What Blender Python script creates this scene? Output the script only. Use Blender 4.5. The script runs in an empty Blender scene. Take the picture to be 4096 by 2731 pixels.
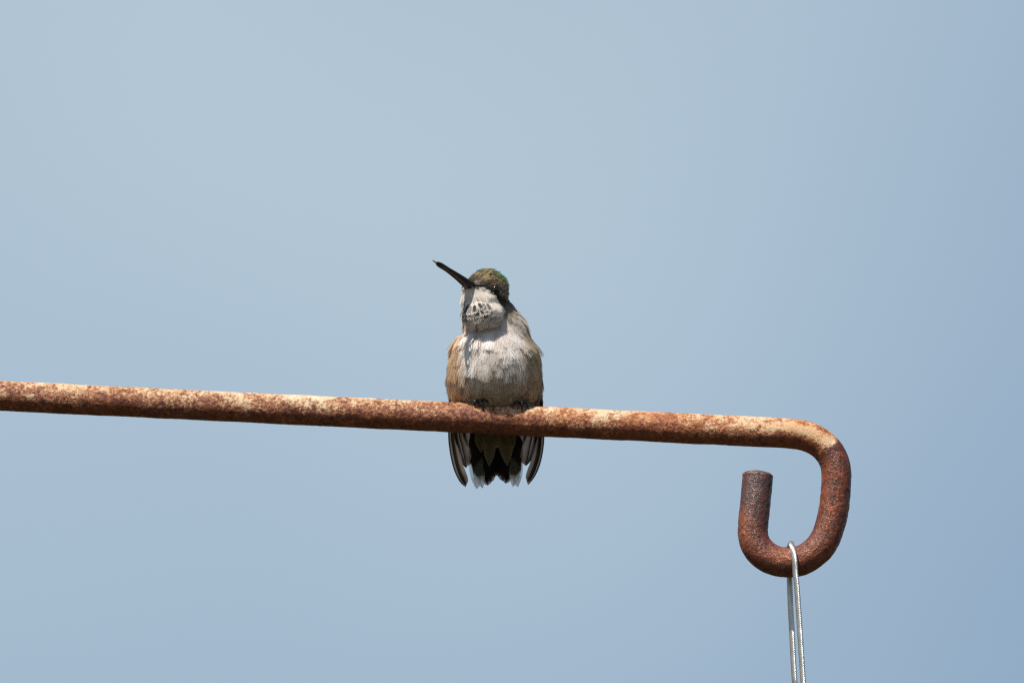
import bpy, bmesh, math, random
import numpy as np
from mathutils import Vector

random.seed(7)
rng = np.random.default_rng(11)
sc = bpy.context.scene
col = sc.collection

# ---------------------------------------------------------------- camera / light
ALPHA = math.radians(12.0)          # the camera looks up at the rod by this much
SA, CA = math.sin(ALPHA), math.cos(ALPHA)
PXMM = 12.7                         # photo pixels per millimetre (a 3/8 inch rod is 121 px thick)
OX, OY = 1985.0, 1677.0             # photo pixel of the rod axis under the bird
H = 2.50                            # height of that point above the lawn, metres
DIST = 5.0
O = Vector((0, 0, H))
RIGHT, UP, FWD = Vector((1, 0, 0)), Vector((0, -SA, CA)), Vector((0, CA, SA))

cam_d = bpy.data.cameras.new('camera'); cam = bpy.data.objects.new('camera', cam_d); col.objects.link(cam)
uc, vc = (2048 - OX) / PXMM, (OY - 1365.5) / PXMM
cam.location = O + RIGHT * uc * .001 + UP * vc * .001 - FWD * DIST
cam.rotation_euler = (math.pi / 2 + ALPHA, 0, 0)
cam_d.sensor_width = 36; cam_d.angle = 2 * math.atan(4096 / PXMM * .001 / 2 / DIST)
cam_d.clip_start = .05; cam_d.clip_end = 5000
cam_d.dof.use_dof = True; cam_d.dof.focus_distance = DIST - .006; cam_d.dof.aperture_fstop = 18
sc.camera = cam

SUN = (RIGHT * -.30 + UP * 1.0 - FWD * .30).normalized()
elev = math.asin(SUN.z); rot = math.atan2(SUN.x, SUN.y)
sd = bpy.data.lights.new('sun', 'SUN'); sd.energy = 5.0; sd.angle = math.radians(.53); sd.color = (1, .92, .81)
so = bpy.data.objects.new('sun', sd); col.objects.link(so)
so.rotation_euler = (-SUN).to_track_quat('-Z', 'Y').to_euler(); so.location = (0, 0, 6)

w = bpy.data.worlds.new('World'); sc.world = w; w.use_nodes = True
nt = w.node_tree; nt.nodes.clear()
def N(t, kind, **kw):
    n = t.nodes.new(kind)
    for k, v in kw.items():
        if k.startswith('_'): n.inputs[k[1:].replace('_', ' ')].default_value = v
        else: setattr(n, k, v)
    return n
out = N(nt, 'ShaderNodeOutputWorld'); bg = N(nt, 'ShaderNodeBackground')
sky = N(nt, 'ShaderNodeTexSky', sky_type='NISHITA', sun_disc=False, sun_elevation=elev, sun_rotation=rot,
        altitude=200, air_density=1.0, dust_density=1.0, ozone_density=.75)
bg.inputs['Strength'].default_value = .0715
# thin high cloud veil, one soft noise over the whole sky
tc = N(nt, 'ShaderNodeTexCoord'); mp = N(nt, 'ShaderNodeMapping'); mp.inputs['Location'].default_value = (-2.571, 1.342, -.299)
no = N(nt, 'ShaderNodeTexNoise'); no.inputs['Scale'].default_value = 5; no.inputs['Detail'].default_value = 3; no.inputs['Roughness'].default_value = .4
rp = N(nt, 'ShaderNodeMapRange'); rp.inputs['From Min'].default_value = .481; rp.inputs['From Max'].default_value = .76
rp.inputs['To Min'].default_value = .0; rp.inputs['To Max'].default_value = .705
mx = N(nt, 'ShaderNodeMix', data_type='RGBA'); mx.inputs[7].default_value = (6.3, 7.55, 8.1, 1)
nt.links.new(tc.outputs['Generated'], mp.inputs[0]); nt.links.new(mp.outputs[0], no.inputs['Vector'])
nt.links.new(no.outputs['Fac'], rp.inputs['Value']); nt.links.new(rp.outputs[0], mx.inputs[0])
nt.links.new(sky.outputs[0], mx.inputs[6]); nt.links.new(mx.outputs[2], bg.inputs[0]); nt.links.new(bg.outputs[0], out.inputs[0])

sc.cycles.use_denoising = False; sc.cycles.filter_width = 1.25
vs = sc.view_settings; vs.view_transform = 'Standard'; vs.look = 'None'; vs.gamma = 1; vs.exposure = .45; vs.use_curve_mapping = False

# ---------------------------------------------------------------- helpers (millimetres relative to O)
def C(u, v, wd):                     # across, up the view, towards the camera
    return np.array([u, -SA * v - CA * wd, CA * v - SA * wd])
def P(px, py, wd=0.0): return C((px - OX) / PXMM, (OY - py) / PXMM, wd)
def PY(px, py, Y=0.0):               # pixel on the vertical plane y = Y
    v = (OY - py) / PXMM
    return np.array([(px - OX) / PXMM, Y, (v + Y * SA) / CA])
def uvw(p):                          # inverse of C
    p = np.asarray(p); return np.stack([p[..., 0], -SA * p[..., 1] + CA * p[..., 2], -CA * p[..., 1] - SA * p[..., 2]], -1)
def nrm(a): a = np.asarray(a, float); return a / (np.linalg.norm(a, axis=-1, keepdims=True) + 1e-12)

def mesh_np(name, V, F, smooth=True, cols=None, uv=None, normals=None):
    """V in mm, F = array (n,4) or (n,3) or list"""
    me = bpy.data.meshes.new(name)
    V = np.asarray(V, float) * .001
    if isinstance(F, np.ndarray):
        n, k = F.shape
        me.vertices.add(len(V)); me.vertices.foreach_set('co', V.astype(np.float32).ravel())
        me.loops.add(n * k); me.loops.foreach_set('vertex_index', F.astype(np.int32).ravel())
        me.polygons.add(n); me.polygons.foreach_set('loop_start', np.arange(0, n * k, k, dtype=np.int32))
        me.update(calc_edges=True)
    else:
        me.from_pydata(V.tolist(), [], F); me.update()
    me.polygons.foreach_set('use_smooth', np.full(len(me.polygons), smooth))
    if cols is not None:
        c = np.ones((len(V), 4), np.float32); cols = np.asarray(cols); c[:, :cols.shape[1]] = cols
        a = me.color_attributes.new('col', 'FLOAT_COLOR', 'POINT'); a.data.foreach_set('color', c.ravel())
    if uv is not None:
        a = me.attributes.new('fuv', 'FLOAT_VECTOR', 'POINT'); a.data.foreach_set('vector', np.asarray(uv, np.float32).ravel())
    if normals is not None:
        me.normals_split_custom_set_from_vertices(nrm(normals).tolist())
    return me
def obj(name, me, mat, parent=None, loc=None):
    o = bpy.data.objects.new(name, me)
    if me is not None:
        me.materials.clear(); me.materials.append(mat)
    col.objects.link(o); o.parent = parent
    if loc is not None: o.location = loc
    return o
def spline(pts, n):
    """Catmull-Rom through pts, n samples evenly spaced in length"""
    p = np.asarray(pts, float); q = np.vstack([2 * p[0] - p[1], p, 2 * p[-1] - p[-2]])
    res = []
    for i in range(1, len(q) - 2):
        for t in np.linspace(0, 1, 24, endpoint=False):
            a, b, c, d = q[i - 1], q[i], q[i + 1], q[i + 2]
            res.append(.5 * (2 * b + (c - a) * t + (2 * a - 5 * b + 4 * c - d) * t * t + (3 * b - a - 3 * c + d) * t ** 3))
    res.append(p[-1]); res = np.array(res)
    s = np.r_[0, np.cumsum(np.linalg.norm(np.diff(res, axis=0), axis=1))]
    x = np.linspace(0, s[-1], n)
    return np.stack([np.interp(x, s, res[:, k]) for k in range(p.shape[1])], 1), x
def frames(path, ref=(0, 1, 0)):
    T = nrm(np.gradient(path, axis=0)); ref = np.asarray(ref, float)
    A = np.zeros_like(T); a = ref - T[0] * ref.dot(T[0]); a /= np.linalg.norm(a)
    for i in range(len(T)):
        a = a - T[i] * a.dot(T[i]); a /= np.linalg.norm(a); A[i] = a
    return T, A, np.cross(T, A)
def tube(path, rad, k=10, ref=(0, 1, 0), caps=True):
    T, A, B = frames(path, ref); n = len(path)
    rad = np.broadcast_to(np.asarray(rad, float), (n,)) if np.ndim(rad) < 2 else rad
    th = np.linspace(0, 2 * np.pi, k, endpoint=False)
    r = rad[:, None] if rad.ndim == 1 else rad
    V = path[:, None] + r[..., None] * (np.cos(th)[None, :, None] * A[:, None] + np.sin(th)[None, :, None] * B[:, None])
    V = V.reshape(-1, 3); i, j = np.meshgrid(np.arange(n - 1), np.arange(k), indexing='ij'); j2 = (j + 1) % k
    F = np.stack([i * k + j, i * k + j2, (i + 1) * k + j2, (i + 1) * k + j], -1).reshape(-1, 4)
    if caps:
        V = np.vstack([V, path[:1], path[-1:]]); a, b = len(V) - 2, len(V) - 1; jj = np.arange(k)
        F = np.vstack([F, np.stack([np.full(k, a), (jj + 1) % k, jj, jj * 0 + a], 1),
                       np.stack([np.full(k, b), (n - 1) * k + jj, (n - 1) * k + (jj + 1) % k, jj * 0 + b], 1)])
        F2 = [list(dict.fromkeys(f)) for f in F.tolist()]
        return V, F2
    return V, F
def vnoise(p, scale, seed=0):
    """cheap smooth value noise (trilinear), p (n,3) -> -1..1"""
    p = np.asarray(p, float) * scale + 1000.0; i = np.floor(p).astype(np.int64); f = p - i; f = f * f * (3 - 2 * f)
    def h(x, y, z):
        n = (x * 374761393 + y * 668265263 + z * 2147483647 + seed * 974711) & 0xffffffff
        n = ((n ^ (n >> 13)) * 1274126177) & 0xffffffff; return ((n ^ (n >> 16)) & 0xffff) / 32767.5 - 1
    r = 0
    for a in (0, 1):
        for b in (0, 1):
            for c in (0, 1):
                r = r + h(i[:, 0] + a, i[:, 1] + b, i[:, 2] + c) * (f[:, 0] if a else 1 - f[:, 0]) * (f[:, 1] if b else 1 - f[:, 1]) * (f[:, 2] if c else 1 - f[:, 2])
    return r

# ---------------------------------------------------------------- materials
def mat(name):
    m = bpy.data.materials.new(name); m.use_nodes = True; t = m.node_tree; t.nodes.clear()
    return m, t, N(t, 'ShaderNodeOutputMaterial')
def ramp(t, fac, stops, interp='LINEAR'):
    r = N(t, 'ShaderNodeValToRGB'); r.color_ramp.interpolation = interp; e = r.color_ramp.elements
    while len(e) < len(stops): e.new(.5)
    for k, (p, c) in enumerate(stops): e[k].position = p; e[k].color = (*c, 1) if len(c) == 3 else c
    t.links.new(fac, r.inputs[0]); return r.outputs[0]
def mixc(t, fac, a, b, mode='MIX'):
    m = N(t, 'ShaderNodeMix', data_type='RGBA', blend_type=mode)
    for s, v in ((0, fac), (6, a), (7, b)):
        if hasattr(v, 'links') or hasattr(v, 'is_linked'): t.links.new(v, m.inputs[s])
        else: m.inputs[s].default_value = v if s == 0 else (*v, 1)
    return m.outputs[2]
def math_(t, op, a, b=None, c=None, clamp=False):
    m = N(t, 'ShaderNodeMath', operation=op, use_clamp=clamp)
    for s, v in enumerate((a, b, c)):
        if v is None: continue
        if hasattr(v, 'is_linked'): t.links.new(v, m.inputs[s])
        else: m.inputs[s].default_value = v
    return m.outputs[0]
def noise(t, vec, scale, detail=4, rough=.6, dist=0.0):
    n = N(t, 'ShaderNodeTexNoise'); n.inputs['Scale'].default_value = scale; n.inputs['Detail'].default_value = detail
    n.inputs['Roughness'].default_value = rough; n.inputs['Distortion'].default_value = dist
    t.links.new(vec, n.inputs['Vector']); return n.outputs['Fac']

def rust_material():
    m, t, o = mat('rusted_painted_steel')
    b = N(t, 'ShaderNodeBsdfPrincipled'); t.links.new(b.outputs[0], o.inputs[0])
    tc = N(t, 'ShaderNodeTexCoord').outputs['Object']
    at = N(t, 'ShaderNodeAttribute', attribute_name='col')
    sep = N(t, 'ShaderNodeSeparateColor'); t.links.new(at.outputs['Color'], sep.inputs[0])
    paint, along, scale_ = sep.outputs[0], sep.outputs[1], sep.outputs[2]
    nbig = noise(t, tc, 45, 3, .55); nmid = noise(t, tc, 260, 5, .7, .3); nfin = noise(t, tc, 900, 4, .7); nvf = noise(t, tc, 2600, 2, .6)
    # rust underneath
    rust = ramp(t, nmid, [(.28, (.034, .010, .007)), (.45, (.10, .025, .012)), (.58, (.20, .048, .018)), (.74, (.31, .085, .026))])
    purple = ramp(t, nfin, [(.35, (.075, .025, .019)), (.65, (.18, .058, .036))])
    rust = mixc(t, ramp(t, noise(t, tc, 120, 4, .6), [(.42, (0, 0, 0)), (.6, (.8, .8, .8))]), rust, purple)
    dark = ramp(t, nfin, [(.32, (.22, .20, .20)), (.50, (1, 1, 1))])
    rust = mixc(t, 1.0, rust, dark, 'MULTIPLY')
    # old cream paint and orange stain on top of it
    cream = ramp(t, noise(t, tc, 180, 4, .6), [(.35, (.56, .39, .25)), (.65, (.64, .52, .38))])
    stain = mixc(t, along, ramp(t, nmid, [(.35, (.27, .115, .065)), (.65, (.42, .23, .13))]), ramp(t, nmid, [(.35, (.37, .115, .042)), (.65, (.50, .22, .09))]))
    cream = mixc(t, math_(t, 'MULTIPLY', along, ramp(t, nbig, [(.35, (.85, .85, .85)), (.65, (.2, .2, .2))])), cream, (.52, .29, .14))
    # paint cover: threshold of mixed noise; 'paint' attribute shifts it
    mixn = math_(t, 'MULTIPLY_ADD', nmid, .42, math_(t, 'MULTIPLY_ADD', nfin, .48, math_(t, 'MULTIPLY', nvf, .10)))
    mixn = math_(t, 'MULTIPLY_ADD', nbig, .35, mixn)
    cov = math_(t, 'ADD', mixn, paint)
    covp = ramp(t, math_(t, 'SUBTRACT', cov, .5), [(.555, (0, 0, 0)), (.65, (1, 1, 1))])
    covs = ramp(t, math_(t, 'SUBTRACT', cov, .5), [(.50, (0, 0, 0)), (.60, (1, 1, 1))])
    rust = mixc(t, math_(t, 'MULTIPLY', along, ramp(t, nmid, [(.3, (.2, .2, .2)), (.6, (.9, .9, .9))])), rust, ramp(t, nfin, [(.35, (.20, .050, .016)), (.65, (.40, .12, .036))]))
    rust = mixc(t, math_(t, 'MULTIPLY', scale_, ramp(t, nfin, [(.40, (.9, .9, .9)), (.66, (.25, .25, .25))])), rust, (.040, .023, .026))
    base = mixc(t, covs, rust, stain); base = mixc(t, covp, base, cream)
    t.links.new(base, b.inputs['Base Color'])
    # bare rust is partly glossy mill scale, paint is matt
    gl = ramp(t, nfin, [(.36, (.75, .75, .75)), (.60, (.20, .20, .20))])
    gl = mixc(t, covs, gl, (.8, .8, .8)); t.links.new(gl, b.inputs['Roughness'])
    t.links.new(math_(t, 'SUBTRACT', math_(t, 'MULTIPLY_ADD', scale_, .35, .45), math_(t, 'MULTIPLY', covs, .25)), b.inputs['Specular IOR Level'])
    bp = N(t, 'ShaderNodeBump'); bp.inputs['Strength'].default_value = 1.0; bp.inputs['Distance'].default_value = .00045
    hgt = math_(t, 'MULTIPLY_ADD', nvf, .35, math_(t, 'ADD', nfin, nmid)); hgt = math_(t, 'MULTIPLY_ADD', covp, .25, hgt)
    t.links.new(hgt, bp.inputs['Height']); t.links.new(bp.outputs[0], b.inputs['Normal'])
    return m

def feather_material(name, transl=.35, transp=0.0, spec=.15, rough=.75, barb=0.0, metal=False):
    m, t, o = mat(name)
    at = N(t, 'ShaderNodeAttribute', attribute_name='col'); c = at.outputs['Color']
    nor = None
    if barb:
        fu = N(t, 'ShaderNodeAttribute', attribute_name='fuv')
        wv = N(t, 'ShaderNodeTexWave', wave_type='BANDS', bands_direction='X'); wv.inputs['Scale'].default_value = barb
        wv.inputs['Distortion'].default_value = 1.2; wv.inputs['Detail'].default_value = 1
        t.links.new(fu.outputs['Vector'], wv.inputs['Vector'])
        c = mixc(t, 1.0, c, ramp(t, wv.outputs['Fac'], [(0, (.72, .72, .72)), (1, (1.12, 1.12, 1.12))]), 'MULTIPLY')
        bp = N(t, 'ShaderNodeBump'); bp.inputs['Strength'].default_value = .35; bp.inputs['Distance'].default_value = .00006
        t.links.new(wv.outputs['Fac'], bp.inputs['Height']); nor = bp.outputs[0]
    b = N(t, 'ShaderNodeBsdfPrincipled'); t.links.new(c, b.inputs['Base Color'])
    b.inputs['Roughness'].default_value = rough; b.inputs['Specular IOR Level'].default_value = spec
    if metal: b.inputs['Metallic'].default_value = .25
    if nor: t.links.new(nor, b.inputs['Normal'])
    tr = N(t, 'ShaderNodeBsdfTranslucent'); t.links.new(c, tr.inputs[0])
    ms = N(t, 'ShaderNodeMixShader'); ms.inputs[0].default_value = transl
    t.links.new(b.outputs[0], ms.inputs[1]); t.links.new(tr.outputs[0], ms.inputs[2]); last = ms.outputs[0]
    if transp:
        tp = N(t, 'ShaderNodeBsdfTransparent'); m2 = N(t, 'ShaderNodeMixShader')
        t.links.new(math_(t, 'MULTIPLY', at.outputs['Alpha'], transp), m2.inputs[0])
        t.links.new(last, m2.inputs[1]); t.links.new(tp.outputs[0], m2.inputs[2]); last = m2.outputs[0]
    t.links.new(last, o.inputs[0]); return m

def simple(name, color, rough=.5, spec=.5, metal=0.0, nscale=0, var=.0, bump=0.0, coat=0.0):
    m, t, o = mat(name); b = N(t, 'ShaderNodeBsdfPrincipled'); t.links.new(b.outputs[0], o.inputs[0])
    b.inputs['Roughness'].default_value = rough; b.inputs['Specular IOR Level'].default_value = spec; b.inputs['Metallic'].default_value = metal
    b.inputs['Coat Weight'].default_value = coat; b.inputs['Coat Roughness'].default_value = .03
    b.inputs['Base Color'].default_value = (*color, 1)
    if nscale:
        tc = N(t, 'ShaderNodeTexCoord').outputs['Object']; n = noise(t, tc, nscale, 4, .6)
        t.links.new(ramp(t, n, [(.3, tuple(x * (1 - var) for x in color)), (.7, tuple(x * (1 + var) for x in color))]), b.inputs['Base Color'])
        if bump:
            bp = N(t, 'ShaderNodeBump'); bp.inputs['Strength'].default_value = .6; bp.inputs['Distance'].default_value = bump
            t.links.new(n, bp.inputs['Height']); t.links.new(bp.outputs[0], b.inputs['Normal'])
    return m

M_rust = rust_material()
M_plume = feather_material('soft_plumage', .30, 0, .08, .85)
M_crown = feather_material('crown_plumage', .10, 0, .4, .45, metal=True)
M_vane = feather_material('flight_feather_vane', .50, .22, .06, .75, barb=260)
M_tail = feather_material('tail_feather_vane', .55, .58, .2, .55, barb=240)
M_bill = simple('black_bill_horn', (.010, .009, .009), .33, .45, nscale=900, var=.4, bump=.00002)
M_tongue = simple('pinkish_tongue', (.42, .22, .18), .4, .5, nscale=900, var=.2)
M_eye = simple('glossy_dark_eye', (.004, .004, .005), .06, .5, coat=0.0)
M_lid = simple('dark_eyelid_skin', (.018, .014, .011), .6, .3, nscale=2500, var=.4)
M_claw = simple('black_scaly_toe', (.012, .011, .012), .30, .5, nscale=1800, var=.4, bump=.00003)
M_cable = simple('galvanised_wire', (.66, .65, .62), .32, .5, metal=.9, nscale=300, var=.15)
M_lawn = simple('mown_grass', (.045, .036, .018), .9, .2, nscale=3, var=.45)

# ---------------------------------------------------------------- ground
gs = 2000.0
gm = bpy.data.meshes.new('ground'); gm.from_pydata([(-gs, -gs, 0), (gs, -gs, 0), (gs, gs, 0), (-gs, gs, 0)], [], [(0, 1, 2, 3)])
g = obj('ground', gm, M_lawn); g['kind'] = 'structure'; g['label'] = 'flat mown green lawn under the hook pole'; g['category'] = 'lawn'

# ---------------------------------------------------------------- the rusty hook (a pole outside the frame carries it)
RODR = 60.0 / PXMM
POLE_X = -640.0
straight = lambda px: OY - .0474 * (OX - px)
line = [PY(px, straight(px)) for px in (-4600, -3200, -2000, -1000, 0, 800, 1600, 2400, 2900, 3080)]
hook_px = [(3155, 1732.5), (3215, 1741), (3268, 1763), (3309, 1797), (3335, 1840), (3345, 1890), (3344, 1930), (3340, 1980), (3331, 2049), (3312, 2120),
           (3281, 2180), (3232, 2224), (3185, 2243), (3130, 2246), (3090, 2237), (3053, 2215), (3024, 2182), (3010, 2140), (3011, 2095), (3018, 2035), (3025, 1965), (3032, 1885)]
# left end bends down into an upright pole standing on the lawn
x0, z0 = line[0][0], line[0][2]
pole = [np.array([x0 - 52, 0, -H * 1000 - 250]), np.array([x0 - 52, 0, -1500]), np.array([x0 - 52, 0, -300]), np.array([x0 - 51, 0, z0 - 60]), np.array([x0 - 40, 0, z0 - 18])]
path, s = spline(pole + line + [PY(*p) for p in hook_px], 6400)
keep = np.r_[np.arange(0, 4200, 12), np.arange(4200, 6400)]
L_in = np.where(path[keep][:, 0] > -190)[0]
path, s = path[keep], s[keep]
K = 72
T, A, B = frames(path); th = np.linspace(0, 2 * np.pi, K, endpoint=False)
dirs = np.cos(th)[None, :, None] * A[:, None] + np.sin(th)[None, :, None] * B[:, None]
surf = (path[:, None] + RODR * dirs).reshape(-1, 3)
hookness = np.clip((path[:, 0] * 0 + s - s[np.argmin(np.linalg.norm(path - PY(3335, 1820), axis=1))]) / 12, -1, 1)   # -1 rod .. 1 hook
rough_r = .05 * vnoise(surf, .9, 1) + .05 * vnoise(surf, 2.1, 2) + .03 * vnoise(surf, 4.2, 3)
hk = np.repeat(np.clip(hookness + .3, 0, 1), K)
rr = RODR + (rough_r * (.8 + .5 * hk) + .12 * vnoise(surf, .16, 5)).reshape(len(path), K)
# rounded cut end
fromend = s[-1] - s; rr = rr * np.sqrt(np.clip(1 - np.clip(1 - fromend / 1.1, 0, 1) ** 2, .45 ** 2, 1))[:, None]
V, F = tube(path, rr, K)
nv = len(V)
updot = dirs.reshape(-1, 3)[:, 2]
# where old paint survives: all along the straight rod, thick on the bend's crown, gone on the hook; cut back underneath so the shaded side is coloured dark
paint = np.where(np.repeat(hookness, K) < 0, .30, .0).astype(float)
hn = np.repeat(hookness, K)
xs = np.repeat(path[:, 0], K)
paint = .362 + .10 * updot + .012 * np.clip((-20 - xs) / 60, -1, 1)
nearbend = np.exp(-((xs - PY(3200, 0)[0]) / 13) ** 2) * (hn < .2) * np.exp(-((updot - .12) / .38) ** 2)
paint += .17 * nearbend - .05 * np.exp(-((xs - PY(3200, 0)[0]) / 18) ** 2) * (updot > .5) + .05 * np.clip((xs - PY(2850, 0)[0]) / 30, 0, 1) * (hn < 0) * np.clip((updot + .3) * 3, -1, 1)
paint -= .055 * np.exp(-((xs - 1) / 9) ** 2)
paint -= .75 * np.clip((hn + .25) * 2.2, 0, 1)
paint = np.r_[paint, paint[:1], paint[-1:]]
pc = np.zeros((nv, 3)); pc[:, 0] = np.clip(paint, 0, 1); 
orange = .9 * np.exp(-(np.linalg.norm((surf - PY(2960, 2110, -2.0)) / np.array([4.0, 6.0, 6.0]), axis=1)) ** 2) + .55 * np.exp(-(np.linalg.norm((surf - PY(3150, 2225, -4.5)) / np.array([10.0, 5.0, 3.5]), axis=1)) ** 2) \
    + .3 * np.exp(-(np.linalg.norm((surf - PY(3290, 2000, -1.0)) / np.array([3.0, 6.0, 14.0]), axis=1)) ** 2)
orange = orange + (hn < -.2) * .85 * np.clip((xs + 8) / 40, 0, 1) * np.clip(updot + .75, .15, 1) + (hn < -.2) * .42  # orange weakened underneath, painting the rod's shaded side darker
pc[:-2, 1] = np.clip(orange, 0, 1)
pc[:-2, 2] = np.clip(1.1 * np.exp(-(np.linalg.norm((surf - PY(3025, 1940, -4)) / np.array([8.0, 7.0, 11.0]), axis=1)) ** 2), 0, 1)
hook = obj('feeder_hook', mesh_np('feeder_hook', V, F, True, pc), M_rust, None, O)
hook['label'] = 'rusty iron feeder hook rod with flaking cream paint and a curled end'; hook['category'] = 'hook'

# ---------------------------------------------------------------- steel cable looped over the hook
CR = .93
r2 = RODR + CR + .12
bot = PY(3160, 2244)
up = lambda px, py, Y: PY(px, py, Y)
front = [(3174, 2225), (3178, 2290), (3183.5, 2345), (3194, 2502), (3206, 2704), (3214, 2830)]
back = [(3158, 2325), (3161, 2420), (3165, 2502), (3175, 2704), (3186, 2830)]
cz = bot[2]
loop = [PY(*p, Y=7.0) for p in back[::-1]]
loop += [np.array([PY(3156, 2260)[0], r2, cz]), np.array([PY(3154, 2200)[0], r2 * .72, cz + r2 * .72]), np.array([PY(3160, 2200)[0], 0, cz + r2]),
         np.array([PY(3166, 2200)[0], -r2 * .74, cz + r2 * .70])]
loop += [PY(*p, Y=-r2 - .2) for p in front]
endp = (loop[0] + loop[-1]) / 2 + np.array([1, 0, -45.0])
loop = [endp + np.array([-.9, .3, -14]), endp + np.array([-.9, .3, 0])] + loop + [endp + np.array([.9, -.3, 0]), endp + np.array([.9, -.3, -14])]
cp, cs = spline(loop, 1500)
T, A, B = frames(cp, (1, 0, 0)); Vs, Fs, off = [], [], 0
NS, pitch = 13, 8.8
for k in range(NS):
    a = 2 * np.pi * (k / NS + cs / pitch)
    hp = cp + (CR - .2) * (np.cos(a)[:, None] * A + np.sin(a)[:, None] * B)
    v, f = tube(hp, .195, 6, (1, .3, 0), caps=False); Vs.append(v); Fs.append(f + off); off += len(v)
v, f = tube(cp, CR - .30, 10, (1, 0, 0), caps=False); Vs.append(v); Fs.append(f + off)
ends = O + Vector(endp * .001)
cable = obj('hanging_cable', mesh_np('hanging_cable', np.vstack(Vs), np.vstack(Fs)), M_cable, None, O)
cable['label'] = 'thin twisted steel wire cable looped over the curled end of the rusty hook'; cable['category'] = 'cable'
fp = endp + np.array([0, 0, -7]); V, F = tube(np.array([fp + [0, 0, d] for d in (7, 6.2, 5, -5, -6.2, -7)]), [1.9, 2.5, 2.7, 2.7, 2.5, 1.9], 16, (1, 0, 0))
fo = obj('ferrule', mesh_np('ferrule', V, F), M_cable, cable)

# ================================================================= THE HUMMINGBIRD
bird = bpy.data.objects.new('hummingbird', None); col.objects.link(bird)
bird.location = O + Vector((0, 0, RODR * .001)); bird.empty_display_size = .01
bird['label'] = 'small white-breasted hummingbird with green crown perched on the rusty rod'; bird['category'] = 'bird'
BO = np.array([0, 0, RODR])          # bird origin, mm rel. O
def bobj(name, V, F, m, parent=bird, kind=None, **kw):
    o = obj(name, mesh_np(name, np.asarray(V) - BO, F, **kw), m, parent)
    if kind: o['kind'] = kind
    return o
def bempty(name): o = bpy.data.objects.new(name, None); col.objects.link(o); o.parent = bird; o.empty_display_size = .003; return o

# ---- head frame
Hc = C(-3.3, 39.8, -1.2)
BC = nrm(np.array([-.62, .42, .66])); Bd = nrm(C(*BC)); Zu = np.array([0, 0, 1.0])
Uh = nrm(Zu - Bd * Bd.dot(Zu)); Rh = np.cross(Bd, Uh)          # Rh: towards the side the camera sees more of? (checked below)
if Rh[0] < 0: Rh = -Rh
def ellipsoid(bm, c, ax, rad, u=24, v=16):
    ax = np.array(ax); vs_ = []
    th = np.linspace(0, 2 * np.pi, u, endpoint=False); ph = np.linspace(0, np.pi, v + 1)
    top = bm.verts.new(c + ax[2] * rad[2]); bottom = bm.verts.new(c - ax[2] * rad[2]); rings = []
    for p in ph[1:-1]:
        rings.append([bm.verts.new(c + ax[0] * rad[0] * math.sin(p) * math.cos(q) + ax[1] * rad[1] * math.sin(p) * math.sin(q) + ax[2] * rad[2] * math.cos(p)) for q in th])
    for k in range(u):
        k2 = (k + 1) % u
        bm.faces.new((top, rings[0][k], rings[0][k2])); bm.faces.new((bottom, rings[-1][k2], rings[-1][k]))
        for r in range(len(rings) - 1): bm.faces.new((rings[r][k], rings[r + 1][k], rings[r + 1][k2], rings[r][k2]))
I3 = np.eye(3)
bm = bmesh.new()
spine = [((.8, 15.5, -6), 2.2, 1.0), ((.6, 14.8, -4), 5.0, 2.4), ((.3, 13.8, 0), 8.8, 5.0), ((.1, 11.8, 5), 12.0, 8.6), ((-.3, 7.6, 9.5), 13.8, 10.9), ((-.5, 3.4, 14.5), 14.4, 12.8),
         ((-.6, .3, 19.5), 14.2, 12.7), ((-.8, -1.0, 24), 13.2, 10.9), ((-.8, -1.6, 28), 10.7, 8.6), ((-1.9, -2.4, 31.5), 9.1, 7.6), ((-2.8, -3.4, 35), 7.8, 7.0), ((-3.2, -4.4, 38), 6.6, 6.0)]
cen, _ = spline([c for c, a, b in spine], 60); prm = np.linspace(0, 1, len(spine))
ctrl = np.array([c for c, a, b in spine], float); cl = np.r_[0, np.cumsum(np.linalg.norm(np.diff(ctrl, axis=0), axis=1))]
ss = np.linspace(0, cl[-1], 60); ra = np.interp(ss, cl, [a for c, a, b in spine]); rb = np.interp(ss, cl, [b for c, a, b in spine])
T = nrm(np.gradient(cen, axis=0)); XA = nrm(np.array([1, 0, 0]) - T * T[:, :1]); YA = np.cross(T, XA)
rings = []
for i in range(60):
    rings.append([bm.verts.new(cen[i] + XA[i] * ra[i] * math.cos(q) + YA[i] * rb[i] * math.sin(q)) for q in np.linspace(0, 2 * np.pi, 40, endpoint=False)])
for i in range(59):
    for k in range(40): bm.faces.new((rings[i][k], rings[i][(k + 1) % 40], rings[i + 1][(k + 1) % 40], rings[i + 1][k]))
bm.faces.new(rings[0][::-1]); bm.faces.new(rings[-1])
hax = [Rh, Bd, Uh]
ellipsoid(bm, Hc, hax, (6.9, 7.3, 6.6))
ellipsoid(bm, Hc - Bd * .6 + Uh * 1.7, hax, (6.5, 6.8, 6.2))       # cranium
ellipsoid(bm, Hc + Bd * 4.0 - Uh * .8 - Rh * .3, hax, (4.8, 4.4, 3.6))         # face towards the bill
ellipsoid(bm, Hc + Bd * 2.2 - Uh * 3.6 - Rh * .4, hax, (6.0, 5.0, 4.2))        # chin and throat
ellipsoid(bm, Hc - Bd * .9 - Uh * 6.2, hax, (6.6, 5.4, 5.0))         # lower throat
ellipsoid(bm, C(-4.4, 33.6, 2.8), I3, (6.6, 5.6, 5.2))                 # puffed throat
for sgn, cx in ((-1, -9.7), (1, 9.0)):
    ellipsoid(bm, np.array([cx * 1.05, 1.5, 21.8]), I3, (3.9, 6.2, 4.6))     # shoulder
    ellipsoid(bm, np.array([sgn * 7.6, 5.0, 7.6]), I3, (4.0, 5.5, 4.6))   # thigh fluff
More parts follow.
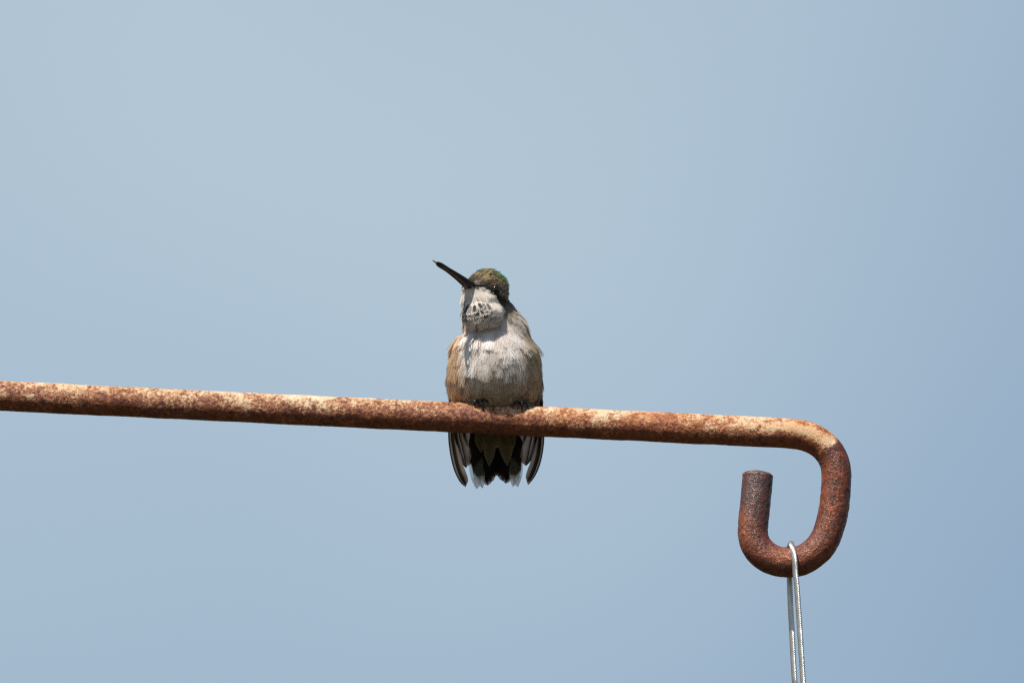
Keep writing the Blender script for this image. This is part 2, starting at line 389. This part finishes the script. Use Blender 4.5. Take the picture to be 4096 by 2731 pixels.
me0 = bpy.data.meshes.new('tmp'); bmesh.ops.recalc_face_normals(bm, faces=bm.faces); bm.to_mesh(me0); bm.free()
ob0 = bpy.data.objects.new('tmp', me0); col.objects.link(ob0)
md = ob0.modifiers.new('r', 'REMESH'); md.mode = 'VOXEL'; md.voxel_size = .45
md = ob0.modifiers.new('s', 'SMOOTH'); md.iterations = 24; md.factor = .6
ev = ob0.evaluated_get(bpy.context.evaluated_depsgraph_get()); mt = ev.to_mesh()
nvv = len(mt.vertices); BV = np.zeros(nvv * 3); mt.vertices.foreach_get('co', BV); BV = BV.reshape(-1, 3)
BN = np.zeros(nvv * 3); mt.vertices.foreach_get('normal', BN); BN = BN.reshape(-1, 3)
BF = [tuple(p.vertices) for p in mt.polygons]; ev.to_mesh_clear()
bpy.data.objects.remove(ob0); bpy.data.meshes.remove(me0)

# surface lookup: first body point seen along the view at a photo pixel
BUV = uvw(BV)
def skin(px, py):
    u, v = (px - OX) / PXMM, (OY - py) / PXMM
    d = np.hypot(BUV[:, 0] - u, BUV[:, 1] - v); near = d < 1.0
    if not near.any(): near = d < d.min() + .5
    i = np.where(near)[0]; wmax = BUV[i, 2].max(); i = i[BUV[i, 2] > wmax - 2.5]
    j = i[np.argmin(d[i])]
    return BV[j], BN[j]

# ---- colouring of the skin and plumage (plumage colours, position on the bird)
def head_frh(p): q = p - Hc; return q @ Bd, q @ Rh, q @ Uh
ref = [skin(1925, 1146)[0], skin(1972, 1186)[0], skin(2012, 1222)[0]]
Amat = []; bvec = []
for p in ref: f, r, h = head_frh(p); Amat.append([1, f, abs(r)]); bvec.append(h)
LINE = np.linalg.solve(np.array(Amat), np.array(bvec))
EYE, EYEN = skin(1984, 1157); PALE = skin(2000, 1166)[0]
fE, rE, hE = head_frh(EYE)
EYE2 = Hc + Bd * fE - Rh * (rE) + Uh * hE if rE > 0 else None
def region(p):
    """head weight, capline distance (positive = cap side)"""
    f, r, h = head_frh(p)
    cap = h - (LINE[0] + LINE[1] * f + LINE[2] * np.abs(r))
    k = np.clip((f - 3.2) / 2.5, 0, 1); cap = cap * (1 - k) + (h + 1.7) * k
    d = np.linalg.norm(p - Hc, axis=-1)
    hw = np.clip((p[:, 2] - 25) / 6, 0, 1) * np.clip((12.5 - d) / 2, 0, 1)
    return hw, cap, f, r, h
def lerp(a, b, t): t = np.asarray(t)[..., None]; return np.asarray(a) * (1 - t) + np.asarray(b) * t
def sm(x, a, b): t = np.clip((x - a) / (b - a), 0, 1); return t * t * (3 - 2 * t)
def plumage_colour(p, nor):
    n1 = vnoise(p, .33, 21); n2 = vnoise(p, .12, 22); n3 = vnoise(p, .8, 23)
    hw, cap, f, r, h = region(p)
    x, y, z = p[:, 0] + .5, p[:, 1], p[:, 2]
    white = np.array([.89, .825, .785]); buff = np.array([.66, .455, .27]); olive = np.array([.52, .42, .27]); grey = np.array([.50, .46, .42])
    side = sm(np.abs(x) + 2.2 * n2 + (y + 2) * .18, 5.2, 11.5)
    c = lerp(white, grey, np.clip(sm(n1, .0, .8) * .6 + sm(vnoise(p * np.array([1, 1, .45]), .75, 31), .1, .8) * .4, 0, .65))
    low = sm(-z + 2.0 * n1, -19, -9)
    c = lerp(c, olive, low * .85)
    left = sm(-x, -3, 5)
    c = lerp(c, lerp(np.array([.48, .38, .25]), buff, left), side * .9)
    rump = sm(y + .25 * z, 10, 16); c = lerp(c, [.10, .13, .05], rump * sm(z, 12, 20))
    # back of neck and back: bronze green
    backw = sm(nor[:, 1], .25, .6) * sm(z, 8, 14); c = lerp(c, [.08, .10, .035], backw)
    # head
    cf = lerp([.068, .048, .024], [.16, .125, .050], sm(n3, -.3, .6))
    cf = lerp(cf, [.03, .20, .06], sm(n1 * .8 + .55 * n3 + .33 * (h - 3.4) + .10 * r, .60, 1.0) * sm(h, 2.2, 4))
    mask = np.exp(-((cap - 1.0) / 2.0) ** 2) * sm(f, -6, -2); cf = lerp(cf, [.022, .016, .011], mask * .95)
    ps = np.exp(-(np.linalg.norm(p - PALE, axis=-1) / .65) ** 2); cf = lerp(cf, [.55, .55, .42], ps)
    thr = lerp([.88, .82, .76], [.55, .50, .46], sm(n1, .2, .9) * .5)
    cheek = sm(-f, -.5, 5) * sm(cap, -3.4, -.4)
    thr = lerp(thr, [.20, .15, .11], cheek * .85)
    chead = lerp(thr, cf, sm(cap, -.25, .35))
    # nape behind
    nape = sm(-f, 2.0, 5.5) * sm(cap, -5, -1.5); chead = lerp(chead, lerp([.30, .25, .18], [.09, .07, .04], sm(p[:, 2], 32, 37)), nape)
    return np.clip(lerp(c, chead, hw), .004, .9)
bc = plumage_colour(BV, BN) * .8
body = bobj('body', BV, BF, M_plume, cols=bc)

# ---- contour feathers: bundles of barbs
def template(nb, seg, ang0, ang1, wmax, hw, jit, seed, drop=.14, camber=.25, round_=.6):
    r = np.random.default_rng(seed); Vl, tl, cl_, Fl = [], [], [], []; o = 0
    bar = []
    for i in range(nb):
        for sgn in (-1, 1):
            s0 = .04 + .80 * (i + .5 * (sgn > 0)) / nb
            prof = math.sin(math.pi * min(1, (s0 * .80 + .16)) ** .9) ** round_
            ln = wmax * prof * r.uniform(.85, 1.12)
            a = math.radians(ang0 + (ang1 - ang0) * s0 + r.normal(0, jit)); b = a * r.uniform(.35, .6)
            n = seg; x, yv = s0, 0.0; pts = [(x, yv)]
            tot = ln / max(.25, math.sin((a + b) / 2))
            tot = min(tot, 1.08 - s0 + .02 * r.random())
            for k in range(n):
                q = a + (b - a) * (k + .5) / n; x += tot / n * math.cos(q); yv += sgn * tot / n * math.sin(q); pts.append((x, yv))
            bar.append((pts, r.uniform(.8, 1.15)))
    for _ in range(2): pass
    bar.append(([(0, 0), (.35, 0), (.7, 0), (.98, 0)], .9))
    for pts, val in bar:
        p = np.array(pts); d = nrm(np.gradient(p, axis=0)); q = np.stack([-d[:, 1], d[:, 0]], 1)
        m = len(p); tt = np.linspace(0, 1, m); hwv = hw * (1 - .65 * tt)[:, None]
        Vv = np.empty((2 * m, 2)); Vv[0::2] = p - q * hwv; Vv[1::2] = p + q * hwv
        Vl.append(Vv); tl.append(np.repeat(tt, 2)); cl_.append(np.full(2 * m, val))
        k = np.arange(m - 1); Fl.append(np.stack([o + 2 * k, o + 2 * k + 2, o + 2 * k + 3, o + 2 * k + 1], 1)); o += 2 * m
    V2 = np.vstack(Vl); hgt = -drop * V2[:, 0] ** 2 - camber * V2[:, 1] ** 2
    return dict(V=np.column_stack([V2, hgt]), F=np.vstack(Fl), t=np.concatenate(tl), val=np.concatenate(cl_))
TPL = {
    'body': [template(27, 3, 40, 9, .22, .0075, 6, k) for k in range(5)],
    'throat': [template(13, 3, 55, 18, .36, .020, 4, 20 + k, .10, .30, .5) for k in range(4)],
    'crown': [template(7, 2, 48, 14, .34, .040, 6, 40 + k, .16, .35) for k in range(4)],
}
# area-weighted samples on the skin
tri = np.array([t for f in BF for t in ([f[:3]] if len(f) == 3 else [(f[0], f[1], f[2]), (f[0], f[2], f[3])])])
ta, tb, tcc = BV[tri[:, 0]], BV[tri[:, 1]], BV[tri[:, 2]]
area = .5 * np.linalg.norm(np.cross(tb - ta, tcc - ta), axis=1)
def sample(n):
    i = rng.choice(len(tri), n, p=area / area.sum()); r1 = np.sqrt(rng.random(n)); r2_ = rng.random(n)
    wts = np.stack([1 - r1, r1 * (1 - r2_), r1 * r2_], 1)
    p = (BV[tri[i]] * wts[..., None]).sum(1); n_ = nrm((BN[tri[i]] * wts[..., None]).sum(1)); return p, n_
def thin(p, n_, rad):
    """greedy poisson thinning on a grid, rad per point"""
    cell = {}; keepi = []; g = 1.0
    for i in range(len(p)):
        k = tuple((p[i] // g).astype(int)); ok = True; R = rad[i]; m = int(R // g) + 1
        for a in range(-m, m + 1):
            for b in range(-m, m + 1):
                for c in range(-m, m + 1):
                    for j in cell.get((k[0] + a, k[1] + b, k[2] + c), ()):
                        if ((p[i] - p[j]) ** 2).sum() < R * R: ok = False; break
                    if not ok: break
                if not ok: break
            if not ok: break
        if ok: cell.setdefault(k, []).append(i); keepi.append(i)
    keepi = np.array(keepi); return p[keepi], n_[keepi]
BILLROOT = Hc + Bd * 6.5 - Uh * 1.3
def flow(p, n_):
    d_body = np.tile(np.array([0.0, .30, -1.0]), (len(p), 1)); d_body[:, 0] += .034 * (p[:, 0] + .5)
    d_head = nrm(p - BILLROOT); hw = np.clip((p[:, 2] - 28.5) / 5, 0, 1)[:, None]
    d = nrm(d_body) * (1 - hw) + (d_head + np.array([0, .0, -.25])) * hw
    d = d - n_ * (d * n_).sum(1, keepdims=True); return nrm(d)
def build_plumage(name, p, n_, kind, L, lift, colf, mt_, wid=1.0, nblend=.55):
    t = flow(p, n_); a = rng.normal(0, .14 if kind == 'body' else .10, len(p)) + (.34 * vnoise(p, .28, 61) if kind == 'body' else 0); sdir = np.cross(n_, t)
    t = nrm(t * np.cos(a)[:, None] + sdir * np.sin(a)[:, None])
    t2 = nrm(t * np.cos(lift)[:, None] + n_ * np.sin(lift)[:, None]); sdir = nrm(np.cross(n_, t2)); nn = np.cross(t2, sdir)
    Vs, Fs, Cs, Ns, off = [], [], [], [], 0; pick = rng.integers(0, len(TPL[kind]), len(p))
    for ti, tp in enumerate(TPL[kind]):
        idx = np.where(pick == ti)[0]
        if not len(idx): continue
        tv = tp['V']; Li = L[idx][:, None, None]
        roll = rng.normal(0, .06, len(idx))[:, None]
        wv = tv[None, :, 1] * wid; hv = tv[None, :, 2] + roll * tv[None, :, 1]
        V = p[idx][:, None] + Li * (tv[None, :, 0:1] * t2[idx][:, None] + wv[..., None] * sdir[idx][:, None] + hv[..., None] * nn[idx][:, None])
        m = len(tv); F = tp['F'][None] + (np.arange(len(idx)) * m)[:, None, None] + off
        cc = colf(idx, tp)
        gn = nn[idx][:, None] + (2 * .3 * tv[None, :, 0:1]) * t2[idx][:, None] + (tv[None, :, 1:2] * 1.2) * sdir[idx][:, None]
        nb = n_[idx][:, None] * nblend + nrm(gn) * (1 - nblend)
        Vs.append(V.reshape(-1, 3)); Fs.append(F.reshape(-1, 4)); Cs.append(cc.reshape(-1, 3)); Ns.append(np.broadcast_to(nb, V.shape).reshape(-1, 3)); off += m * len(idx)
    return bobj(name, np.vstack(Vs), np.vstack(Fs), mt_, kind='stuff', cols=np.vstack(Cs), normals=np.vstack(Ns))

p, n_ = sample(26000)
hw, cap, f, r, h = region(p)
far = np.linalg.norm(p - EYE, axis=1) > 1.75
if EYE2 is not None: far &= np.linalg.norm(p - EYE2, axis=1) > 1.75
far &= ~((np.linalg.norm(np.cross(p - BILLROOT, Bd), axis=1) < 1.35) & (f > 3))
far &= ~((np.abs(p[:, 0] + 1.5) > 7.6) & (p[:, 2] < 30) & (n_[:, 2] > .62)); hw = hw + .25 * vnoise(p, .5, 91) * (np.abs(p[:, 0] + 2.5) < 7); isC = (hw > .5) & (cap > -.1); isT = (hw > .45) & ~isC; isB = ~isC & ~isT
def sub(maskk, rad): q = np.where(maskk & far)[0]; return thin(p[q], n_[q], np.full(len(q), rad))
# body
pb, nb_ = sub(isB, .98)
under = (pb[:, 2] < -1.0) | ((pb[:, 2] < 4.5) & (pb[:, 1] < 9)) | ((pb[:, 2] < 9) & (pb[:, 1] < 3) & ((np.abs(pb[:, 0] + 5.2) < 2.6) | (np.abs(pb[:, 0] - 8.0) < 2.6))); pb, nb_ = pb[~under], nb_[~under]
cb = plumage_colour(pb, nb_); bx = np.abs(pb[:, 0] + .5)
Lb = 5.2 + rng.normal(0, .5, len(pb)) + .6 * sm(bx, 7, 12); Lb = np.where(pb[:, 2] > 27, 3.8, Lb)
Lb = Lb * (.62 + .38 * sm(pb[:, 2], 7, 13))
lb = np.radians(4 + 6 * sm(-pb[:, 2], -15, -11) + 3 * rng.normal(0, 1, len(pb)) + 3.5 * sm(bx, 9, 13) * sm(pb[:, 2], 8, 14) * (nb_[:, 1] < .3))
lb = lb + np.radians(11) * np.clip(vnoise(pb, .36, 62), 0, 1) * sm(pb[:, 2], 6, 10) * (1 - .8 * sm(bx, 9, 12))
lb = np.minimum(lb + np.radians(7) * sm(bx, 9.5, 12.5) * sm(pb[:, 2], 6, 9) * sm(-pb[:, 2], -24, -20), np.radians(15)); Lb = np.where((bx > 8.5) & (pb[:, 2] > 18), np.minimum(Lb, 4.3), Lb)
tone = np.clip(1 + .10 * rng.normal(0, 1, len(pb)), .65, 1.35)
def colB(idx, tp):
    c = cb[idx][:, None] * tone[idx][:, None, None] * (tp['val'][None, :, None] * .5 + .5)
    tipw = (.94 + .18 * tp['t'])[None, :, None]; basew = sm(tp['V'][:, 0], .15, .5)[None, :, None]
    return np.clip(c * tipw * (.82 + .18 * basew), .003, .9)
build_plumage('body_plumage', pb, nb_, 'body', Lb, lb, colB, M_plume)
# throat and cheeks
pt, nt_ = sub(isT, .98)
ct = plumage_colour(pt, nt_); hwt, capt, ft, rt, ht = region(pt)
spot = sm(-capt, 2.0, 4.2) * sm(ft, -5, -1.5) * np.clip(.95 + .6 * vnoise(pt, .6, 77), 0, 1) * (.35 + .65 * sm(pt[:, 2], 27.5, 30.5)) * (1 - .55 * sm(rt, 4.5, 7.0))
Lt = 2.8 + .5 * sm(-capt, 2, 7) + 1.2 * sm(-pt[:, 2], -31.5, -28.5) + .15 * rng.normal(0, 1, len(pt)); lt = np.radians(7 + 3 * rng.normal(0, 1, len(pt)))
def colT(idx, tp):
    c = ct[idx][:, None] * (tp['val'][None, :, None] * .4 + .6)
    s_, w_ = tp['V'][:, 0], np.abs(tp['V'][:, 1])
    dk = (sm(-s_, -.93, -.80) * sm(-w_, -.27, -.15))[None, :, None] * spot[idx][:, None, None]
    return np.clip(c * (1 - .93 * dk), .004, .9)
build_plumage('throat_plumage', pt, nt_, 'throat', Lt, lt, colT, M_plume)
# crown and mask
pc_, nc_ = sub(isC, .52)
cc_ = plumage_colour(pc_, nc_); Lc = 1.55 + .12 * rng.normal(0, 1, len(pc_)); lc = np.radians(14 + 6 * rng.normal(0, 1, len(pc_)))
_, capc, fc, rc, hc = region(pc_)
edge = np.clip(sm(capc, 2.2, 4.0) * (1.05 - sm(hc + .15 * rc, 4.5, 6.5) * .6), 0, 1)
def colK(idx, tp):
    c = cc_[idx][:, None] * (tp['val'][None, :, None]); e = (sm(tp['V'][:, 0], .62, .9) * .55)[None, :, None] * edge[idx][:, None, None]
    return np.clip(c * (1 - e) + np.array([.38, .30, .17]) * e, .004, .9)
build_plumage('crown_plumage', pc_, nc_, 'crown', Lc, lc, colK, M_crown, nblend=.35)

# ---- eyes
def eye(pos, nr):
    root = bempty('eye')
    c = pos - nr * .72
    bm = bmesh.new(); ellipsoid(bm, c, np.eye(3), (1.55, 1.55, 1.55), 28, 20); V = np.array([v.co[:] for v in bm.verts]); F = [[v.index for v in f_.verts] for f_ in (bm.verts.index_update(), bm.faces)[1]]; bm.free()
    bobj('eyeball', V, F, M_eye, root)
    a = nrm(np.cross(nr, Zu)); b = np.cross(a, nr); q = np.linspace(0, 2 * np.pi, 40)
    ring = c + nr * .84 + 1.26 * (np.cos(q)[:, None] * a + .92 * np.sin(q)[:, None] * b)
    V, F = tube(ring, .20, 8, nr, caps=False); bobj('eyelid', V, F, M_lid, root)
eye(EYE, nrm(EYEN))
if EYE2 is not None:
    n2 = EYEN - 2 * Rh * EYEN.dot(Rh); eye(EYE2, nrm(n2))

# ---- bill
bill = bempty('bill')
tip = P(1741, 1049, 0); tipv = uvw(tip)
root_uv = uvw(BILLROOT); k = (tipv[0] - root_uv[0]) / BC[0]; btip = C((1741 - OX) / PXMM, (OY - 1049) / PXMM, root_uv[2] + BC[2] * k)
axis = nrm(btip - BILLROOT); Lbill = np.linalg.norm(btip - BILLROOT)
side = nrm(np.cross(axis, Uh)); upb = np.cross(side, axis)
def mandible(name, sgn, hmax, L0, L1):
    n = 40; tt = np.linspace(0, 1, n); q = np.linspace(0, np.pi, 13)
    V = []; 
    for t in tt:
        d = L0 + (L1 - L0) * t; g_ = max(0, d) / Lbill
        wd = 1.55 * (1 - g_) ** 1.6 + .86 + .22 * math.exp(-((g_ - .84) / .10) ** 2); wd *= np.clip((1.0 - t) / .085, .02, 1) ** .6
        hh = hmax * (wd / 1.7 * .75 + .25) * np.clip((1.0 - t) / .06, .05, 1) ** .5
        bend = .55 * math.sin(math.pi * min(g_, 1)) * .6
        c = BILLROOT + axis * d + upb * (bend + sgn * .03)
        for a in q: V.append(c + side * wd * math.cos(a) + upb * sgn * hh * math.sin(a))
    V = np.array(V); F = []; m = 13
    for i in range(n - 1):
        for j in range(m - 1): F.append([i * m + j, i * m + j + 1, (i + 1) * m + j + 1, (i + 1) * m + j])
        F.append([i * m + m - 1, i * m, (i + 1) * m, (i + 1) * m + m - 1])
    F.append(list(range(m))); F.append([(n - 1) * m + j for j in range(m)][::-1])
    bobj(name, V, F, M_bill, bill)
mandible('upper_mandible', 1, 1.0, -2.0, Lbill)
mandible('lower_mandible', -1, .85, -2.0, Lbill * .985)
tg = np.array([BILLROOT + axis * (Lbill + d) + upb * (.06 * d) for d in (-1.5, -.4, .4, .9, 1.35)])
V, F = tube(tg, [.30, .28, .24, .2, .1], 8, upb); bobj('tongue', V, F, M_tongue, bill)
# bare pinkish gape at the bill's lower base
for sg in (-1, 1):
    gp = np.array([BILLROOT + axis * d + side * sg * wdd - upb * .75 for d, wdd in ((-.6, 2.0), (.6, 1.7), (1.8, 1.35))])
    V, F = tube(gp, [.35, .4, .15], 8, upb); bobj('gape_skin', V, F, M_tongue, bill)

# ---- flight feathers
def feather(name, pts, outer, inner, parent, m, cf, wshape=None, cup=.10, side_flip=1, n=44, rach=(.05, .035, .022), rw=.14):
    """pts: (px, py, depth towards camera mm). outer/inner vane widths in px. cf(t, x) -> rgba, x = -1 outer .. 1 inner"""
    path, s_ = spline([P(*q) for q in pts], n); T = nrm(np.gradient(path, axis=0))
    view = -np.array(FWD); S = nrm(np.cross(T, view)) * side_flip       # in the picture plane, towards the inner vane
    Nn = nrm(np.cross(S, T)); Nn = np.where((Nn @ view)[:, None] < 0, -Nn, Nn)
    tt = np.linspace(0, 1, n)
    ws = wshape if wshape else (lambda t: np.clip(t / .15, .15, 1) ** .5 * np.sqrt(np.clip(1 - np.clip((t - .90) / .10, 0, 1) ** 2, 0, 1)))
    W_ = ws(tt); xs = np.array([-1, -.8, -.55, -.3, -.12, 0, .12, .3, .5, .7, .85, 1.0]); V, Cc, U = [], [], []
    jag = 1 + .035 * vnoise(np.column_stack([tt * 30, tt * 0 + outer, tt * 0 + inner]), 1.0, 5)
    for i in range(n):
        for x in xs:
            wd = (outer if x < 0 else inner) / PXMM * W_[i] * (jag[i] if abs(x) > .9 else 1)
            back = abs(x) * wd * .35 * np.clip(1.2 - tt[i], 0, 1) * 0
            V.append(path[i] + S[i] * x * wd - Nn[i] * cup * (abs(x) ** 2) * wd)
            c = cf(tt[i], x); Cc.append(c); U.append(((s_[i] - abs(x) * wd * 1.1) * .1, x, 0))
    k_ = len(xs); F = [[i * k_ + j, i * k_ + j + 1, (i + 1) * k_ + j + 1, (i + 1) * k_ + j] for i in range(n - 1) for j in range(k_ - 1)]
    # shaft
    v2, f2 = tube(path + Nn * .05, rw * (1 - .75 * tt), 6, view, caps=False); o_ = len(V)
    V = np.vstack([np.array(V), v2]); Cc += [(*rach, 0)] * len(v2); U += [(0, 0, 0)] * len(v2)
    F += (f2 + o_).tolist()
    return bobj(name, V, F, m, parent, cols=np.array(Cc), uv=np.array(U))
def wing_col(th):
    def f(t, x):
        k = float(sm(np.array(x), th - .06, th + .06)); e = 1 - .25 * max(0, x - .7)
        return (.058 + .44 * k * e, .045 + .345 * k * e, .034 + .28 * k * e, .05 + .12 * k)
    return f
WL = [([(1803, 1470), (1797, 1600), (1794.5, 1727), (1800, 1800), (1815, 1870), (1838, 1922), (1862, 1949)], 3, 27),
      ([(1815, 1470), (1809, 1600), (1805, 1727), (1813, 1800), (1829, 1872), (1848, 1918), (1864, 1944)], 4, 26),
      ([(1828, 1470), (1823, 1600), (1821, 1727), (1834, 1790), (1850, 1845), (1864, 1873)], 5, 25),
      ([(1838, 1470), (1835, 1600), (1836, 1727), (1847, 1780), (1859, 1830), (1866, 1868)], 3, 28),
      ([(1850, 1470), (1850, 1600), (1855, 1727), (1866, 1768), (1872, 1788)], 7, 22)]
WR = [([(2160, 1470), (2169, 1600), (2175, 1727), (2173, 1785), (2161, 1850), (2141, 1900), (2112, 1941)], 2.5, 26),
      ([(2150, 1470), (2157, 1600), (2163, 1727), (2159, 1800), (2145, 1860), (2127, 1905), (2110, 1930)], 4, 26),
      ([(2139, 1470), (2143, 1600), (2146, 1727), (2138, 1785), (2122, 1835), (2103, 1864)], 5, 25),
      ([(2129, 1470), (2130, 1600), (2129, 1727), (2120, 1780), (2110, 1830), (2101, 1862)], 3, 30),
      ([(2116, 1470), (2112, 1600), (2103, 1727), (2094, 1765), (2085, 1786)], 7, 25)]
for data, flip in ((WL, -1), (WR, 1)):
    wing = bempty('wing')
    for k, (pts, ow, iw) in enumerate(data):
        n = len(pts); dep = [-9.0 + k * .5 - 5.5 * (i / (n - 1)) for i in range(n)]
        q = [(a, b, d) for (a, b), d in zip(pts, dep)]
        feather('primary_feather', q, ow, iw, wing, M_vane, wing_col((.12, .46, .32, .06, .2)[k]), side_flip=flip)
    # upper wing: coverts folded against the flank, seen as a dark edge beside the body
    for k in range(4):
        px = (1806 + 7 * k) if flip == -1 else (2154 - 7 * k)
        dx = -8 if flip == -1 else 12
        q = [(px + (4 if flip == -1 else -6), 1455, -6.0 - .5 * k), (px, 1480, -7 - .5 * k), (px + dx * .5, 1580, -8 - .5 * k), (px + dx, 1690 - 12 * k, -9 - .5 * k)]
        feather('covert_feather', q, 7, 16, wing, M_vane, lambda t, x: (.035, .028, .02, 0), side_flip=flip)

# ---- tail
tail = bempty('tail')
def tail_col(white_from, base, tipc):
    def f(t, x):
        k = sm(np.array(t + .13 * abs(x) - .05), white_from - .03, white_from + .03); dk = np.array(base); wt = np.array(tipc[:3])
        k2 = sm(np.array(t), .84, .87) if tipc is wht_shade else 0.0; c = dk * (1 - k) + wt * k * (1 - k2) + np.array([.88, .87, .84]) * k * k2; return (*c, tipc[3] * k * (1 - .72 * k2))
    return f
blk = (.008, .008, .008); wht_shade = (.26, .26, .19, .9); brn = (.16, .075, .035, .25)  # white tail tips greyed in colour to paint overlap and shade
TL = [([(1915, 1640), (1891, 1731), (1888, 1800), (1893, 1890), (1907, 1957)], 15, 42, .700, (.022, .013, .009), wht_shade),
      ([(1935, 1640), (1912, 1731), (1905, 1800), (1913, 1890), (1930, 1954)], 22, 26, .86, blk, wht_shade),
      ([(1950, 1640), (1935, 1731), (1932, 1800), (1938, 1880), (1951, 1943)], 22, 30, .95, blk, brn),
      ([(1962, 1640), (1952, 1731), (1950, 1800), (1955, 1870), (1964, 1930)], 22, 26, .95, blk, brn),
      ([(1975, 1640), (1972, 1731), (1972, 1800), (1974, 1860), (1977, 1910)], 22, 22, .97, blk, brn)]
TR = [([(2050, 1640), (2072, 1731), (2078, 1800), (2077, 1880), (2071, 1949)], 15, 40, .685, (.022, .013, .009), wht_shade),
      ([(2035, 1640), (2056, 1731), (2062, 1800), (2061, 1880), (2052, 1948)], 24, 26, .86, blk, wht_shade),
      ([(2022, 1640), (2036, 1731), (2040, 1800), (2036, 1880), (2022, 1935)], 22, 30, .95, blk, brn),
      ([(2010, 1640), (2020, 1731), (2020, 1800), (2016, 1870), (2008, 1924)], 22, 26, .95, blk, brn),
      ([(1995, 1640), (1998, 1731), (1998, 1800), (1997, 1860), (1994, 1908)], 22, 22, .97, blk, brn)]
tround = lambda t: np.clip(.45 + t * .9, 0, 1) * np.sqrt(np.clip(1 - np.clip((t - .80) / .20, 0, 1) ** 2, 0, 1))
tshape = lambda t: np.clip(.45 + t * .9, 0, 1) * np.clip(1 - np.clip((t - .76) / .24, 0, 1) ** 1.9, 0, 1) ** .8
for data, flip in ((TL, -1), (TR, 1)):
    for k, (pts, ow, iw, wf, base, tc_) in enumerate(data):
        n = len(pts); q = [(a, b, -9.0 - .45 * k - 5.5 * (i / (n - 1))) for i, (a, b) in enumerate(pts)]
        feather('tail_feather', q, ow, iw, tail, M_tail, tail_col(wf, base, tc_), wshape=tshape if k < 2 else tround, side_flip=flip, rach=(.10, .08, .05) if k < 2 else (.012, .01, .008), rw=.12)
oliv = lambda t, x: (.20 + .12 * abs(x) ** 2, .175 + .11 * abs(x) ** 2, .105 + .07 * abs(x) ** 2, .06)  # shading painted into the colour: darker centre, paler vane edges
cshape = lambda t: np.clip(.55 + t * .9, 0, 1) * np.clip(1 - np.clip((t - .58) / .42, 0, 1) ** 1.8, 0, 1)
for pts, wd, dd in (([(1968, 1650), (1960, 1750), (1957, 1820), (1957, 1868)], 27, -8.0), ([(2008, 1650), (2020, 1750), (2026, 1820), (2029, 1865)], 29, -8.2),
                    ([(1938, 1650), (1921, 1740), (1920, 1780), (1926, 1812)], 22, -7.3), ([(2036, 1650), (2045, 1735), (2048, 1775), (2049, 1808)], 19, -7.4),
                    ([(1955, 1640), (1942, 1730), (1942, 1760), (1946, 1785)], 22, -7.0), ([(2000, 1640), (2008, 1730), (2010, 1755), (2010, 1778)], 22, -6.9),
                    ([(1980, 1640), (1978, 1720), (1980, 1750), (1984, 1770)], 22, -6.7)):
    n = len(pts); q = [(a, b, dd - 4.0 * (i / (n - 1))) for i, (a, b) in enumerate(pts)]
    feather('undertail_covert', q, wd, wd, tail, M_tail, oliv, wshape=cshape, rach=(.42, .38, .22), rw=.09)

# ---- feet: toes laid over the rod
def on_rod(px, py, lift=.34):
    ax = straight(px); dv = (ax - py) / PXMM; R = RODR + lift; dv_c = min(abs(dv), R) * math.copysign(1, dv)
    wd = math.sqrt(max(0, R * R - dv_c * dv_c)); base = PY(px, ax); b = uvw(base)
    return C(b[0], b[1] + dv, b[2] + wd)
def toe(parent, pxs, r0=.50):
    pts = [on_rod(*q[:2], lift=q[2] if len(q) > 2 else .36) for q in pxs]
    path, s_ = spline(pts, 26); t = np.linspace(0, 1, 26)
    rad = r0 * (1 - .25 * t) * (1 + .16 * np.cos(t * 26)); rad = np.where(t > .62, r0 * .78 * (1 - (t - .62) / .40), rad)
    V, F = tube(path, np.maximum(rad, .05), 10, (1, 0, 0)); bobj('toe', V, F, M_claw, parent)
def foot(ank, toes, hind):
    root = bempty('foot')
    a = on_rod(ank[0], ank[1], .6)
    path = np.array([a + [0, .4, -.1], a + [0, 2.4, 1.2], a + [0, 4.6, 3.4]]); path, _ = spline(path, 12)
    V, F = tube(path, np.linspace(.55, .75, 12), 10, (1, 0, 0)); bobj('shank', V, F, M_claw, root)
    for q in toes: toe(root, q)
    # hind toe wraps behind the rod
    ang = np.linspace(.5, 2.3, 14); ctr = PY(hind, straight(hind)); R = RODR + .36
    path = np.array([ctr + [0, R * math.sin(b), R * math.cos(b)] for b in ang]); V, F = tube(path, np.linspace(.42, .08, 14), 10, (1, 0, 0)); bobj('toe', V, F, M_claw, root)
foot((1918, 1606), [[(1914, 1606, 1.4), (1904, 1600, 2.0), (1898, 1612, 1.3), (1902, 1628, .25)], [(1916, 1606, 1.4), (1921, 1604, 2.2), (1930, 1624, 1.2), (1938, 1648, .15)],
                    [(1920, 1606, 1.6), (1938, 1598, 2.2), (1952, 1605, 1.5), (1962, 1624, .2)]], 1918)
foot((2085, 1612), [[(2080, 1612, 1.4), (2067, 1605, 2.2), (2056, 1615, 1.3), (2052, 1637, .2)], [(2086, 1612, 1.4), (2088, 1609, 2.4), (2088, 1626, 1.3), (2088, 1652, .15)],
                    [(2090, 1612, 1.4), (2101, 1606, 2.2), (2109, 1616, 1.3), (2114, 1637, .2)]], 2086)
